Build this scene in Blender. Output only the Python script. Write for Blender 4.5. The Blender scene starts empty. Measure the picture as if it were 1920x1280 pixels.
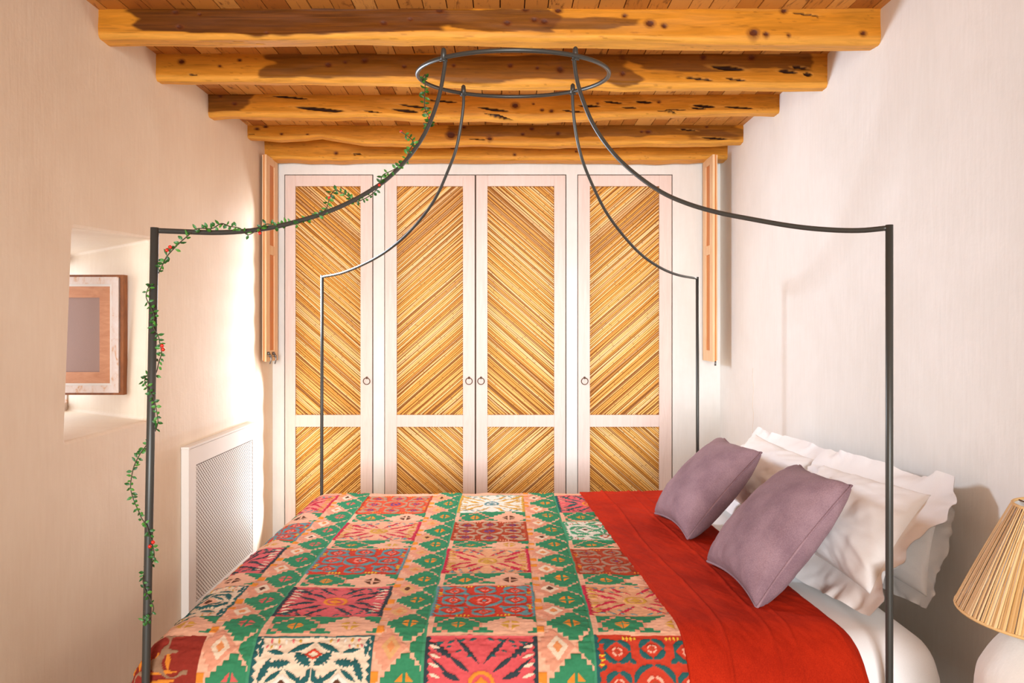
import bpy, bmesh, math, random
import numpy as np
from mathutils import Vector, Matrix

random.seed(7)
rng = np.random.default_rng(7)
SC = bpy.context.scene
COL = SC.collection
PI = math.pi

# ------------------------------------------------------------ camera, world, lights, exposure
EYE = 1.5
F = 1460.0
cd = bpy.data.cameras.new('camera')
cam = bpy.data.objects.new('camera', cd); COL.objects.link(cam)
cam.location = (0, 0, EYE); cam.rotation_euler = (PI/2, 0, 0)
cd.sensor_width = 36; cd.lens = 36*F/1920
cd.shift_x = 12/1920; cd.shift_y = -28/1920
cd.clip_start = .05
SC.camera = cam
SC.view_settings.view_transform = 'Standard'
SC.view_settings.look = 'None'
SC.view_settings.gamma = 1
SC.view_settings.use_curve_mapping = False
SC.view_settings.exposure = 0.03
w = bpy.data.worlds.new('world'); SC.world = w; w.use_nodes = True
w.node_tree.nodes['Background'].inputs[0].default_value = (.80, .88, 1, 1)
w.node_tree.nodes['Background'].inputs[1].default_value = 3.0

def aim(o, target):
    d = Vector(target) - o.location
    o.rotation_euler = d.to_track_quat('-Z', 'Y').to_euler()

def lamp(name, kind, loc, target, power, color, **kw):
    l = bpy.data.lights.new(name, kind); l.energy = power; l.color = color
    for k, v in kw.items(): setattr(l, k, v)
    o = bpy.data.objects.new(name, l); COL.objects.link(o); o.location = loc
    aim(o, target)
    return o

# added fill lamps behind the camera; the wall there has no opening
lamp('room_fill', 'AREA', (-.45, -3.1, 1.5), (0.3, 4, 1.4), 46, (1.0, .90, .76), shape='RECTANGLE', size=2.2, size_y=2.4)
lamp('depth_fill', 'AREA', (0, -3.2, 1.6), (-.1, 5.3, 1.45), 50, (.86, .93, 1.0), shape='RECTANGLE', size=1.6, size_y=1.6, spread=math.radians(50))  # added to brighten the wardrobe wall
# added spots in the room: cool at far left towards pillows, softer far right
lamp('added_far_spot', 'SPOT', (-1.38, 4.20, 2.0), (1.4, 2.9, .90), 235, (.70, .83, 1.0), spot_size=math.radians(125), spot_blend=.8, shadow_soft_size=.22)
lamp('added_far_spot', 'SPOT', (1.28, 4.50, 1.75), (-1.3, 3.0, .7), 40, (1.0, .90, .80), spot_size=math.radians(125), spot_blend=.8, shadow_soft_size=.26)
# column of added spots inside the room, brightening the left wall and radiator cover
for zz in np.linspace(.3, 2.2, 11):
    low = zz < 1.2
    lamp('corner_strip_spot', 'SPOT', (-1.40, 5.10 if low else 4.975, float(zz)), (-1.585, 4.85 if low else 4.6, float(zz)), float(12-4.4*zz), (.86, .92, 1.0), spot_size=math.radians(112 if low else 104), spot_blend=.6, shadow_soft_size=.02)

# ------------------------------------------------------------ helpers
def P(px, py, Y):
    return Vector(((px-948)*Y/F, Y, EYE-(py-612)*Y/F))

def s2l(c):
    c = np.asarray(c, float)/255.0
    return np.where(c <= .04045, c/12.92, ((c+.055)/1.055)**2.4)

def C3(r, g, b):
    v = s2l((r, g, b)); return (float(v[0]), float(v[1]), float(v[2]), 1)

def tag(o, label=None, cat=None, group=None, kind=None):
    if label: o['label'] = label
    if cat: o['category'] = cat
    if group: o['group'] = group
    if kind: o['kind'] = kind
    return o

def empty(name, loc, label, cat, group=None):
    o = bpy.data.objects.new(name, None); COL.objects.link(o); o.location = loc
    o.empty_display_size = .05
    bpy.context.view_layer.update()
    return tag(o, label, cat, group)

def wpos(o):
    v = Vector((0, 0, 0))
    while o is not None:
        v += o.location; o = o.parent
    return v

def link(name, me, mat, parent=None, smooth=False, origin=None):
    o = bpy.data.objects.new(name, me); COL.objects.link(o)
    if mat is not None: me.materials.append(mat)
    if smooth:
        me.polygons.foreach_set('use_smooth', [True]*len(me.polygons))
    if origin is not None:
        me.transform(Matrix.Translation(-Vector(origin)))
        o.location = Vector(origin)
    if parent is not None:
        o.parent = parent
        o.location = o.location - wpos(parent)
    return o

def obj(name, bm, mat, parent=None, smooth=False, origin=None, bevel=0, recalc=True):
    if bevel:
        bmesh.ops.bevel(bm, geom=list(bm.edges), offset=bevel, segments=2, affect='EDGES', profile=.5, clamp_overlap=True)
    if recalc: bmesh.ops.recalc_face_normals(bm, faces=bm.faces)
    me = bpy.data.meshes.new(name); bm.to_mesh(me); bm.free()
    return link(name, me, mat, parent, smooth, origin)

def np_mesh(name, V, Fq, mat, parent=None, smooth=True, col=None, uv=None, origin=None):
    me = bpy.data.meshes.new(name)
    V = np.asarray(V, np.float32); Fq = np.asarray(Fq, np.int32)
    n, k = Fq.shape
    me.vertices.add(len(V)); me.vertices.foreach_set('co', V.ravel())
    me.loops.add(n*k); me.loops.foreach_set('vertex_index', Fq.ravel())
    me.polygons.add(n); me.polygons.foreach_set('loop_start', np.arange(0, n*k, k, dtype=np.int32))
    me.update(calc_edges=True)
    if col is not None:
        a = me.color_attributes.new('Col', 'FLOAT_COLOR', 'POINT')
        c = np.ones((len(V), 4), np.float32); c[:, :3] = col
        a.data.foreach_set('color', c.ravel())
    if uv is not None:
        l = me.uv_layers.new(name='UVMap')
        l.data.foreach_set('uv', np.asarray(uv, np.float32)[Fq.ravel()].ravel())
    me.validate()
    return link(name, me, mat, parent, smooth, origin)

def grid_faces(nu, nv, wrap_u=False, flip=False):
    iu = np.arange(nu if wrap_u else nu-1); iv = np.arange(nv-1)
    I, J = np.meshgrid(iu, iv, indexing='ij')
    a = I*nv+J; b = ((I+1) % nu)*nv+J; c = ((I+1) % nu)*nv+J+1; d = I*nv+J+1
    f = np.stack([a, b, c, d], -1).reshape(-1, 4)
    return f[:, ::-1] if flip else f

def bx(bm, x0, x1, y0, y1, z0, z1):
    vs = [bm.verts.new((x, y, z)) for x in (x0, x1) for y in (y0, y1) for z in (z0, z1)]
    for f in ((0, 1, 3, 2), (4, 6, 7, 5), (0, 4, 5, 1), (2, 3, 7, 6), (0, 2, 6, 4), (1, 5, 7, 3)):
        bm.faces.new([vs[i] for i in f])

def box(name, dims, mat, parent=None, bevel=0, **kw):
    bm = bmesh.new(); bx(bm, *dims)
    return obj(name, bm, mat, parent, bevel=bevel, **kw)

def catmull(pts, n):
    pts = [Vector(p) for p in pts]
    q = [2*pts[0]-pts[1]] + pts + [2*pts[-1]-pts[-2]]
    out = []
    for i in range(len(pts)-1):
        p0, p1, p2, p3 = q[i:i+4]
        for k in range(n):
            t = k/n
            out.append(.5*((2*p1)+(p2-p0)*t+(2*p0-5*p1+4*p2-p3)*t*t+(-p0+3*p1-3*p2+p3)*t**3))
    out.append(pts[-1]); return out

def add_tube(bm, pts, r, n=12, closed=False, radii=None):
    pts = [Vector(p) for p in pts]; m = len(pts); rings = []
    up = None
    for i, p in enumerate(pts):
        if closed: t = pts[(i+1) % m]-pts[i-1]
        else: t = pts[min(i+1, m-1)]-pts[max(i-1, 0)]
        t.normalize()
        if up is None:
            up = Vector((0, 0, 1)) if abs(t.z) < .9 else Vector((0, 1, 0))
        up = (up - t*up.dot(t)).normalized(); s = t.cross(up)
        rr = radii[i] if radii else r
        rings.append([bm.verts.new(p+(up*math.cos(2*PI*k/n)+s*math.sin(2*PI*k/n))*rr) for k in range(n)])
    for i in range(m if closed else m-1):
        a, b = rings[i], rings[(i+1) % m]
        for k in range(n):
            bm.faces.new((a[k], a[(k+1) % n], b[(k+1) % n], b[k]))
    if not closed:
        bm.faces.new(rings[0][::-1]); bm.faces.new(rings[-1])

def tube(name, pts, r, mat, parent=None, n=12, closed=False, radii=None, origin=None):
    bm = bmesh.new(); add_tube(bm, pts, r, n, closed, radii)
    return obj(name, bm, mat, parent, smooth=True, origin=origin)

def lathe(bm, prof, cx, cy, n=32):
    rings = [[bm.verts.new((cx+r*math.cos(2*PI*k/n), cy+r*math.sin(2*PI*k/n), z)) for k in range(n)] for r, z in prof]
    for a, b in zip(rings, rings[1:]):
        for k in range(n): bm.faces.new((a[k], a[(k+1) % n], b[(k+1) % n], b[k]))
    return rings

# value noise, vectorised
_perm = rng.random((64, 64, 64)).astype(np.float32)
def vnoise(x, y, z=0.0):
    x = np.asarray(x, float); y = np.asarray(y, float); z = np.zeros_like(x)+z
    xi = np.floor(x).astype(int); yi = np.floor(y).astype(int); zi = np.floor(z).astype(int)
    fx = x-xi; fy = y-yi; fz = z-zi
    fx = fx*fx*(3-2*fx); fy = fy*fy*(3-2*fy); fz = fz*fz*(3-2*fz)
    r = 0
    for dx in (0, 1):
        for dy in (0, 1):
            for dz in (0, 1):
                wgt = (fx if dx else 1-fx)*(fy if dy else 1-fy)*(fz if dz else 1-fz)
                r = r+wgt*_perm[(xi+dx) % 64, (yi+dy) % 64, (zi+dz) % 64]
    return r*2-1
def fbm(x, y, z=0.0, o=4):
    r = 0; a = 1; s = 0
    for i in range(o):
        r = r+a*vnoise(x*2**i+i*7.3, y*2**i+i*3.1, z*2**i+i*5.7); s += a; a *= .5
    return r/s
def sstep(a, b, x):
    t = np.clip((x-a)/(b-a), 0, 1); return t*t*(3-2*t)

# ------------------------------------------------------------ materials
class NB:
    def __init__(s, name, rough=.6, color=None, spec=.5):
        s.m = bpy.data.materials.new(name); s.m.use_nodes = True
        s.t = s.m.node_tree; s.b = s.t.nodes['Principled BSDF']
        s.b.inputs['Roughness'].default_value = rough
        s.b.inputs['Specular IOR Level'].default_value = spec
        if color: s.b.inputs['Base Color'].default_value = color
    def n(s, typ, **kw):
        nd = s.t.nodes.new(typ)
        for k, v in kw.items():
            if k.startswith('i_'):
                nd.inputs[k[2:].replace('_', ' ')].default_value = v
            else: setattr(nd, k, v)
        return nd
    def l(s, a, b): s.t.links.new(a, b)
    def coord(s, scale=(1, 1, 1), out='Object'):
        tc = s.n('ShaderNodeTexCoord'); mp = s.n('ShaderNodeMapping')
        mp.inputs['Scale'].default_value = scale
        s.l(tc.outputs[out], mp.inputs[0]); return mp.outputs[0]
    def noise(s, vec, scale, detail=4, rough=.55, dist=0):
        nd = s.n('ShaderNodeTexNoise'); nd.inputs['Scale'].default_value = scale
        nd.inputs['Detail'].default_value = detail; nd.inputs['Roughness'].default_value = rough
        nd.inputs['Distortion'].default_value = dist
        s.l(vec, nd.inputs['Vector']); return nd.outputs['Fac']
    def ramp(s, fac, stops):
        r = s.n('ShaderNodeValToRGB'); e = r.color_ramp.elements
        while len(e) < len(stops): e.new(.5)
        for i, (p, c) in enumerate(stops): e[i].position = p; e[i].color = c
        s.l(fac, r.inputs[0]); return r.outputs[0]
    def mix(s, a, b, fac, mode='MIX'):
        m = s.n('ShaderNodeMix', data_type='RGBA', blend_type=mode)
        for sock, v in ((m.inputs[6], a), (m.inputs[7], b), (m.inputs[0], fac)):
            if hasattr(v, 'is_linked') or isinstance(v, bpy.types.NodeSocket): s.l(v, sock)
            else: sock.default_value = v
        return m.outputs[2]
    def math(s, op, a, b=0.0):
        m = s.n('ShaderNodeMath', operation=op)
        for sock, v in ((m.inputs[0], a), (m.inputs[1], b)):
            if isinstance(v, bpy.types.NodeSocket): s.l(v, sock)
            else: sock.default_value = v
        return m.outputs[0]
    def base(s, c): s.l(c, s.b.inputs['Base Color'])
    def bump(s, h, strength=.3, dist=.01):
        b = s.n('ShaderNodeBump'); b.inputs['Strength'].default_value = strength
        b.inputs['Distance'].default_value = dist
        s.l(h, b.inputs['Height']); s.l(b.outputs[0], s.b.inputs['Normal'])

def m_plaster(name, c1, c2, rough=.62):
    k = NB(name, rough, spec=.35)
    v = k.coord(); n1 = k.noise(v, 1.6, 5, .6, .4); n2 = k.noise(k.coord((9, 9, 1.2)), 6, 4)
    f = k.math('ADD', k.math('MULTIPLY', n1, .75), k.math('MULTIPLY', n2, .25))
    k.base(k.ramp(f, [(.35, c1), (.65, c2)]))
    k.bump(k.math('ADD', k.noise(v, 5, 6, .6), k.math('MULTIPLY', n2, .3)), .25, .012)
    return k.m
PLASTER = m_plaster('plaster', C3(228, 206, 180), C3(238, 220, 196))
PLASTER_W_LIT = m_plaster('white_lit_plaster', C3(230, 225, 216), C3(241, 237, 230))  # white back wall; on the right wall, light put into the same plaster's colour

def m_wood(name, c1, c2, scale=(1, 14, 14), rough=.55, knots=True):
    k = NB(name, rough)
    v = k.coord(scale); n = k.noise(v, 3, 6, .6, 1.2)
    c = k.ramp(n, [(.3, c1), (.7, c2)])
    k.base(c); k.bump(n, .15, .003)
    return k.m
LIMEWOOD = m_wood('limewashed_wood', C3(228, 204, 190), C3(238, 216, 204), (14, 14, 1.2), .5)
PINE = m_wood('raw_pine', C3(232, 184, 132), C3(246, 210, 166), (14, 14, 1), .55)
PINE_DARK = m_wood('orange_pine', C3(200, 112, 34), C3(222, 138, 54), (14, 14, 1), .5)
BROWNWOOD = m_wood('brown_wood', C3(120, 66, 26), C3(158, 92, 40), (10, 10, 3), .5)
SASHWOOD = m_wood('sash_wood', C3(196, 130, 88), C3(214, 152, 110), (4, 4, 12), .5)
def m_whitewood():
    k = NB('worn_white_wood', .6); v = k.coord((6, 6, 3))
    k.base(k.ramp(k.noise(v, 4, 6, .7, .6), [(.36, C3(214, 160, 112)), (.46, C3(228, 208, 194)), (.7, C3(236, 224, 216))]))
    return k.m
WHITEWOOD = m_whitewood()
def m_vcol(name, rough, grain=None, bump=None, sheen=0):
    k = NB(name, rough, spec=(.12 if grain else .06))
    a = k.n('ShaderNodeVertexColor', layer_name='Col')
    c = a.outputs[0]
    if grain:
        n = k.noise(k.coord(grain[0]), grain[1], 6, .65, 1.0)
        c = k.mix(c, k.ramp(n, [(.25, (grain[2],)*3+(1,)), (.7, (1.15, 1.15, 1.15, 1))]), 1.0, 'MULTIPLY')
        k.bump(n, .2, .004)
    if bump:
        k.bump(k.noise(k.coord(), bump, 3), .35, .002)
    if sheen: k.b.inputs['Sheen Weight'].default_value = sheen
    k.base(c); return k.m
BEAM = m_vcol('cedar_beam', .5, ((2.2, 26, 26), 2.2, .72))
QUILT = m_vcol('quilt_cotton', .95, None, 500, 0)
def m_cloth(name, c1, c2, rough=.9, scale=260, sheen=.2, big=4.0, bs=.25):
    k = NB(name, rough, spec=.08); v = k.coord()
    n = k.noise(v, scale, 2); b = k.noise(v, big, 4)
    f = k.math('ADD', k.math('MULTIPLY', n, .4), k.math('MULTIPLY', b, .6))
    k.base(k.ramp(f, [(.38, c1), (.62, c2)])); k.bump(n, bs, .0015)
    k.b.inputs['Sheen Weight'].default_value = sheen
    return k.m
RED = m_cloth('red_cotton', C3(150, 30, 11), C3(180, 42, 16), .95, 300, 0, 5)
LINEN = m_cloth('mauve_linen', C3(124, 96, 102), C3(154, 124, 128), .95, 320, .05, 6, .5)
SHEET = m_cloth('white_cotton', C3(238, 234, 230), C3(244, 240, 236), .9, 420, 0, 2, .1)
IRON = NB('grey_iron', .42, C3(66, 64, 58)); IRON.b.inputs['Metallic'].default_value = .35; IRON = IRON.m
CHROME = NB('steel', .3, C3(130, 128, 126)); CHROME.b.inputs['Metallic'].default_value = .9; CHROME = CHROME.m
BRONZE = NB('aged_brass', .4, C3(110, 84, 66)); BRONZE.b.inputs['Metallic'].default_value = .6; BRONZE = BRONZE.m
PAINT = NB('white_paint', .65, C3(232, 224, 214), .15).m
HOLESHADE = NB('hole_shade', .9, C3(120, 96, 78)).m
REEDSHADE = NB('reed_gap_shade', .9, C3(150, 92, 36)).m  # brown stands in for the shade between reeds
DARKGAP = NB('wardrobe_inside', .9, C3(96, 74, 58)).m
FLOORM = m_plaster('cement_floor', C3(176, 150, 128), C3(190, 166, 144), .5)
BERRY = NB('red_berry', .25, C3(200, 34, 18)).m
STEM = NB('dark_stem', .7, C3(58, 52, 30)).m
def m_leaf():
    k = NB('green_leaf', .5)
    g = k.n('ShaderNodeNewGeometry')
    k.base(k.ramp(g.outputs['Random Per Island'], [(0, C3(22, 66, 16)), (.6, C3(40, 96, 26)), (1, C3(72, 128, 40))]))
    k.b.inputs['Subsurface Weight'].default_value = 0
    return k.m
LEAF = m_leaf()
def m_reed():
    k = NB('split_reed', .42, spec=.5)
    g = k.n('ShaderNodeNewGeometry'); r = g.outputs['Random Per Island']
    c = k.ramp(r, [(0, C3(150, 96, 40)), (.08, C3(196, 134, 52)), (.2, C3(222, 156, 62)), (.4, C3(238, 176, 80)), (.62, C3(246, 198, 114)), (.85, C3(250, 216, 156)), (.95, C3(214, 164, 104)), (1, C3(166, 118, 66))])
    uv = k.n('ShaderNodeUVMap'); sp = k.n('ShaderNodeSeparateXYZ'); k.l(uv.outputs[0], sp.inputs[0])
    fr = k.math('FRACT', k.math('ADD', k.math('MULTIPLY', sp.outputs[0], 2.3), k.math('MULTIPLY', r, 37)))
    node = k.math('LESS_THAN', fr, .016)
    c = k.mix(c, C3(132, 84, 42), k.math('MULTIPLY', node, .5))
    st = k.math('GREATER_THAN', k.noise(k.coord((5, 5, 5)), 2, 3, .5), .62)
    k.base(c); return k.m
REED = m_reed()
def m_raffia():
    k = NB('raffia', .6)
    g = k.n('ShaderNodeNewGeometry')
    k.base(k.ramp(g.outputs['Random Per Island'], [(0, C3(188, 138, 76)), (.5, C3(222, 178, 114)), (1, C3(238, 202, 146))]))
    return k.m
RAFFIA = m_raffia()
def m_board():
    k = NB('ceiling_board', .5)
    g = k.n('ShaderNodeNewGeometry')
    c1 = k.ramp(g.outputs['Random Per Island'], [(0, C3(168, 98, 34)), (.4, C3(204, 136, 58)), (1, C3(226, 166, 88))])
    n = k.noise(k.coord((7, 1.2, 7)), 4, 6, .7, 1.5)
    c = k.mix(c1, C3(112, 58, 20), k.ramp(n, [(.56, (0, 0, 0, 1)), (.66, (.8, .8, .8, 1))]))
    k.base(c); return k.m
BOARD = m_board()
def m_mesh():
    k = NB('woven_screen', .8); v = k.coord()
    wv = k.n('ShaderNodeTexChecker'); wv.inputs['Scale'].default_value = 420; k.l(v, wv.inputs[0])
    wv.inputs[1].default_value = C3(160, 130, 118); wv.inputs[2].default_value = C3(178, 148, 136)
    k.base(wv.outputs[0]); return k.m
SCREEN = m_mesh()
CERAMIC = m_plaster('matte_ceramic', C3(226, 214, 200), C3(236, 226, 214), .5)

# ------------------------------------------------------------ room shell
XL, XR, YB, YF, ZC = -1.585, 1.46, 5.30, -3.6, 2.735
box('floor', (XL-.8, XR+.2, YF-.2, YB+.8, -.1, 0), FLOORM)['kind'] = 'structure'
box('wall_right', (XR, XR+.2, YF-.2, YB+.8, 0, 3.0), PLASTER_W_LIT)['kind'] = 'structure'  # paler than the left wall: its light put into the plaster colour
tube('trim_6', [Vector((XR-.0002, XR*F/(1412-948)+.01*math.sin(k*1.7), 1.5-(690+k*14-612)*XR/(1412-948))) for k in range(10)], .0012, PLASTER, None, 6)['kind'] = 'structure'
box('wall_front', (XL, XR, YF-.2, YF, 0, 3.0), PLASTER)['kind'] = 'structure'

def wall_left():
    bm = bmesh.new()
    XO = XL-.62
    # corners of niche mouth (Y,Z) and of its outer end
    inn = [(2.80, 1.086), (3.445, 1.086), (3.49, 1.890), (2.853, 1.862)]
    out = [(2.86, 1.086), (3.88, 1.086), (3.88, 1.850), (2.86, 1.850)]
    # subdivide mouth edges with rounded corners
    def rounded(q, r, n=5):
        res = []
        for i in range(4):
            p = Vector(q[i]); a = (Vector(q[i-1])-p).normalized(); b = (Vector(q[(i+1) % 4])-p).normalized()
            for k in range(n+1):
                t = k/n
                res.append((p+a*r*(1-t)**2+b*r*t**2))
        return res
    NR = 24
    ri = rounded(inn, .02); ro = rounded(out, .02)
    Y0, Y1, Z0, Z1 = YF-.2, YB+.6, 0, 3.0
    def ring(r, X): return [bm.verts.new((X, p[0], p[1])) for p in r]
    def scaled(r, d):
        c = Vector((sum(p[0] for p in r)/len(r), sum(p[1] for p in r)/len(r)))
        return [p+(p-c).normalized()*d for p in r]
    e0 = ring(scaled(ri, .016), XL); e1 = ring(scaled(ri, .004), XL-.004); e2 = ring(ri, XL-.016); e3 = ring(ro, XO)
    for a, b in ((e0, e1), (e1, e2), (e2, e3)):
        for k in range(len(a)): bm.faces.new((a[k], a[(k+1) % len(a)], b[(k+1) % len(a)], b[k]))
    # wall faces round the hole: four corner fans
    for X, rg in ((XL, e0), (XO, e3)):
        cs = [bm.verts.new((X, y, z)) for y, z in ((Y0, Z0), (Y1, Z0), (Y1, Z1), (Y0, Z1))]
        m = 6
        for i in range(4):
            seg = rg[i*m:(i+1)*m]
            bm.faces.new([cs[i]]+seg[::-1]) if len(seg) > 1 else None
            nx = rg[((i+1) % 4)*m]
            bm.faces.new([cs[i], seg[-1], nx, cs[(i+1) % 4]])
        if X == XL: c_in = cs
        else: c_out = cs
    for i in range(4): bm.faces.new((c_in[i], c_in[(i+1) % 4], c_out[(i+1) % 4], c_out[i]))
    o = obj('wall_left', bm, PLASTER); o['kind'] = 'structure'
    # outer window of the niche
    bm = bmesh.new(); X = XO
    bx(bm, X, X+.04, 2.86, 2.90, 1.086, 1.85); bx(bm, X, X+.04, 3.84, 3.88, 1.086, 1.85)
    bx(bm, X, X+.04, 2.90, 3.84, 1.086, 1.126); bx(bm, X, X+.04, 2.90, 3.84, 1.81, 1.85)
    w1 = obj('window_1', bm, WHITEWOOD); w1['kind'] = 'structure'
wall_left()

# back wall with three wardrobe openings
K = YB/F
def xb(px): return (px-948)*K
def zb(py): return EYE-(py-612)*K
ZT = zb(327)
for n_, (a, b, z0, z1) in enumerate(((XL, xb(533), 0, ZT), (xb(700), xb(720.5), 0, ZT), (xb(1062), xb(1082.5), 0, ZT), (xb(1261), XR, 0, ZT), (XL, XR, ZT, 3.0))):
    box('trim_%d' % (n_+1), (a, b, YB, YB+.6, z0, z1), PLASTER_W_LIT)['kind'] = 'structure'
o = box('wall_back', (XL, XR, YB+.6, YB+.7, 0, 3.0), PLASTER_W_LIT); o['kind'] = 'structure'

# ceiling boards running away from the camera
bm = bmesh.new(); x = XL-.05
while x < XR+.05:
    wd = random.uniform(.078, .105)
    y = YF-.1
    while y < YB+.3:
        ln = random.uniform(1.1, 2.2)
        z = ZC+random.uniform(-.002, .003)
        bx(bm, x+.0022, x+wd-.0022, y, min(y+ln-.002, YB+.3), z, z+.02)
        y += ln
    x += wd
o = obj('ceiling', bm, BOARD); o['kind'] = 'structure'
o = box('ceiling', (XL-.3, XR+.2, YF-.2, YB+.7, ZC+.025, ZC+.08), BROWNWOOD); o['kind'] = 'structure'

# ------------------------------------------------------------ beams
SAP = s2l((200, 128, 36)); SAPL = s2l((226, 160, 68)); HEART = s2l((94, 50, 10)); KNOT = s2l((78, 36, 14)); RING = s2l((110, 54, 20))
def beam(Yf, dep, bots, label, hearts, knots, holes, seed, wav=.006, xr=None):
    x0 = xr[0] if xr else XL-.02; x1 = xr[1] if xr else XR+.02
    xs = np.arange(x0, x1, .006); n = len(xs)
    px = xs*F/Yf+948
    bz = EYE-(np.interp(px, [b[0] for b in bots], [b[1] for b in bots])-612)*Yf/F
    bz = bz+wav*vnoise(xs*3.1+seed, xs*0+seed)+wav*.5*vnoise(xs*9+seed, xs*0+seed+4)
    top = ZC+.004
    # profile param: front face down, rounded, bottom, rounded, back face up
    nf, nr, nb = 26, 5, 16
    prof = []   # (front->back fraction 0..1 , height fraction 0 top..1 bottom, face param)
    r = .018
    H0 = .12
    for i in range(nf): prof.append((0, i/(nf-1)*(1-r/H0), i/(nf-1)))
    for i in range(1, nr+1):
        a = i/(nr)*PI/2; prof.append(((1-math.cos(a))*r/dep, 1-r/H0+math.sin(a)*r/H0, 1+.1*i/nr))
    for i in range(1, nb): prof.append((r/dep+(1-2*r/dep)*i/nb, 1, 1.1+.8*i/nb))
    for i in range(nr+1):
        a = i/nr*PI/2; prof.append((1-r/dep+math.sin(a)*r/dep, 1-r/H0*(1-math.cos(a)), 1.95))
    for i in range(1, 6): prof.append((1, (1-r/H0)*(1-i/5), 2.2))
    pr = np.array(prof); m = len(pr)
    A = pr[:, 0][None, :]; B = pr[:, 1][None, :]; T = pr[:, 2][None, :]+xs[:, None]*0
    X = xs[:, None]+0*A
    H = (top-bz)[:, None]
    Y = Yf+A*dep+0*X; Z = top-B*H
    # undulation of the faces
    nz = fbm(X*2.2+seed, T*1.3+seed, seed, 3)
    und = .010*nz*(T > .05)
    Yd = np.where(T < 1, -und, np.where(T > 2, und, 0))
    Zd = np.where((T >= 1) & (T < 2), -und*.8, 0)
    # colour
    PX = X*F/Yf+948
    col = np.zeros(X.shape+(3,))
    nn = fbm(X*6+seed, T*3+seed, 1.3, 3)[..., None]*.5+.5
    col[:] = SAP*(.88+.28*nn)
    lit_under = sstep(.86, 1.1, T)[..., None]
    col = col*(1-lit_under)+SAPL*(.92+.2*nn)*lit_under  # underside paler: its brighter light put into the wood colour
    for (a, b, t0, t1, st) in hearts:
        wob = fbm(X*5+seed*2, T*2.2+a, 2.1, 3)
        d = np.minimum(np.minimum((PX-a)/40, (b-PX)/40), np.minimum((T-t0)/.12, (t1-T)/.12))
        mk = (sstep(-.15, .15, d+wob*1.3)*st)[..., None]
        stripe = (.55+.9*(fbm(X*4+seed, T*22, 4.2, 2)*.5+.5))[..., None]
        col = col*(1-mk)+HEART*stripe*1.15*mk
    dep_in = np.zeros_like(X)
    for (kx, kt, kr) in knots:
        kr = kr*.8
        dx = (PX-kx)*Yf/F; dt = (T-kt)*.12
        d = np.sqrt((dx/1.25)**2+dt**2)+.0025*fbm(X*40, T*6, kx, 2)
        mk = sstep(kr*1.9, kr*1.2, d)[..., None]*.55
        col = col*(1-mk)+RING*mk
        mk = sstep(kr*1.05, kr*.75, d)[..., None]
        col = col*(1-mk)+KNOT*(1+.6*nn)*mk
        dep_in += .003*sstep(kr*1.1, kr*.5, d)
    for (kx, kt, L, hh) in holes:   # long slit hollows of the cedar
        dx = (PX-kx)*Yf/F; dt = (T-kt)*.12-.10*dx+.003*fbm(X*14, T*0+kx, .3, 2)
        d = (dx/(L/2))**2+(dt/(hh/2))**2
        mk = sstep(2.6, 1.5, d)[..., None]*.35; col = col*(1-mk)+SAPL*mk
        mk = sstep(1.15, .75, d)[..., None]
        col = col*(1-mk)+s2l((52, 26, 12))*mk
        dep_in += .012*sstep(1.2, .2, d)
    # faint cracks
    cr = np.abs(fbm(X*1.4+seed*3, T*9+seed, 5.5, 2))
    mk = (sstep(.012, .004, cr)*.35)[..., None]
    col = col*(1-mk)+s2l((90, 48, 18))*mk
    inw = dep_in*(T < 1)
    Y = Y+Yd+inw; Z = Z+Zd+dep_in*((T >= 1) & (T < 2))
    V = np.stack([X, Y, Z], -1).reshape(-1, 3)
    f = grid_faces(n, m)
    o = np_mesh('ceiling_beam', V, f, BEAM, None, True, col.reshape(-1, 3))
    return tag(o, label, 'beam', 'natural cedar beams under the board ceiling')

beam(3.03, .105, [(205, 71), (500, 72), (900, 72), (1100, 76), (1400, 80), (1632, 80)],
     'thick cedar ceiling beam nearest the camera, dark brown left half and golden right half',
     [(236, 850, -.3, .98, 1), (820, 1030, .05, .85, .9), (1000, 1215, .35, .72, .8)],
     [(337, .73, .012), (330, .2, .012), (375, .25, .006), (500, .93, .009), (720, .6, .012), (770, .45, .008), (825, .12, .014),
      (951, .58, .013), (1002, .45, .012), (1020, .5, .013), (1046, .1, .014), (985, .05, .012), (1171, .3, .010), (1218, .55, .016),
      (1072, .85, .004), (1245, .62, .010), (1412, .85, .018), (1436, .9, .010), (1534, .3, .004), (1478, .92, .007), (1618, .85, .012), (1470, .08, .012)],
     [(1510, .2, .10, .006), (440, 1.3, .05, .008), (480, 1.5, .04, .006)], 3.7, .004)
beam(3.53, .075, [(316, 150), (560, 151), (900, 159), (1200, 165), (1520, 164)],
     'second cedar ceiling beam from the camera, behind the canopy ring, brown from centre to right',
     [(500, 1180, .0, .98, .82), (1180, 1505, -.1, .55, .8)],
     [(340, .35, .014), (412, .55, .007), (449, .3, .008), (616, .5, .012), (647, .38, .008), (684, .32, .013), (758, .55, .009),
      (851, .48, .009), (957, .45, .010), (1007, .55, .007), (1050, .6, .014), (1167, .7, .010), (1410, .15, .014), (1318, .15, .012)],
     [(1365, .50, .15, .018), (1310, .86, .13, .009), (1380, .88, .09, .008), (1478, .62, .09, .013), (1500, .48, .07, .010), (1515, .7, .04, .016), (362, .9, .04, .008)], 9.1, .004)
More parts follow.
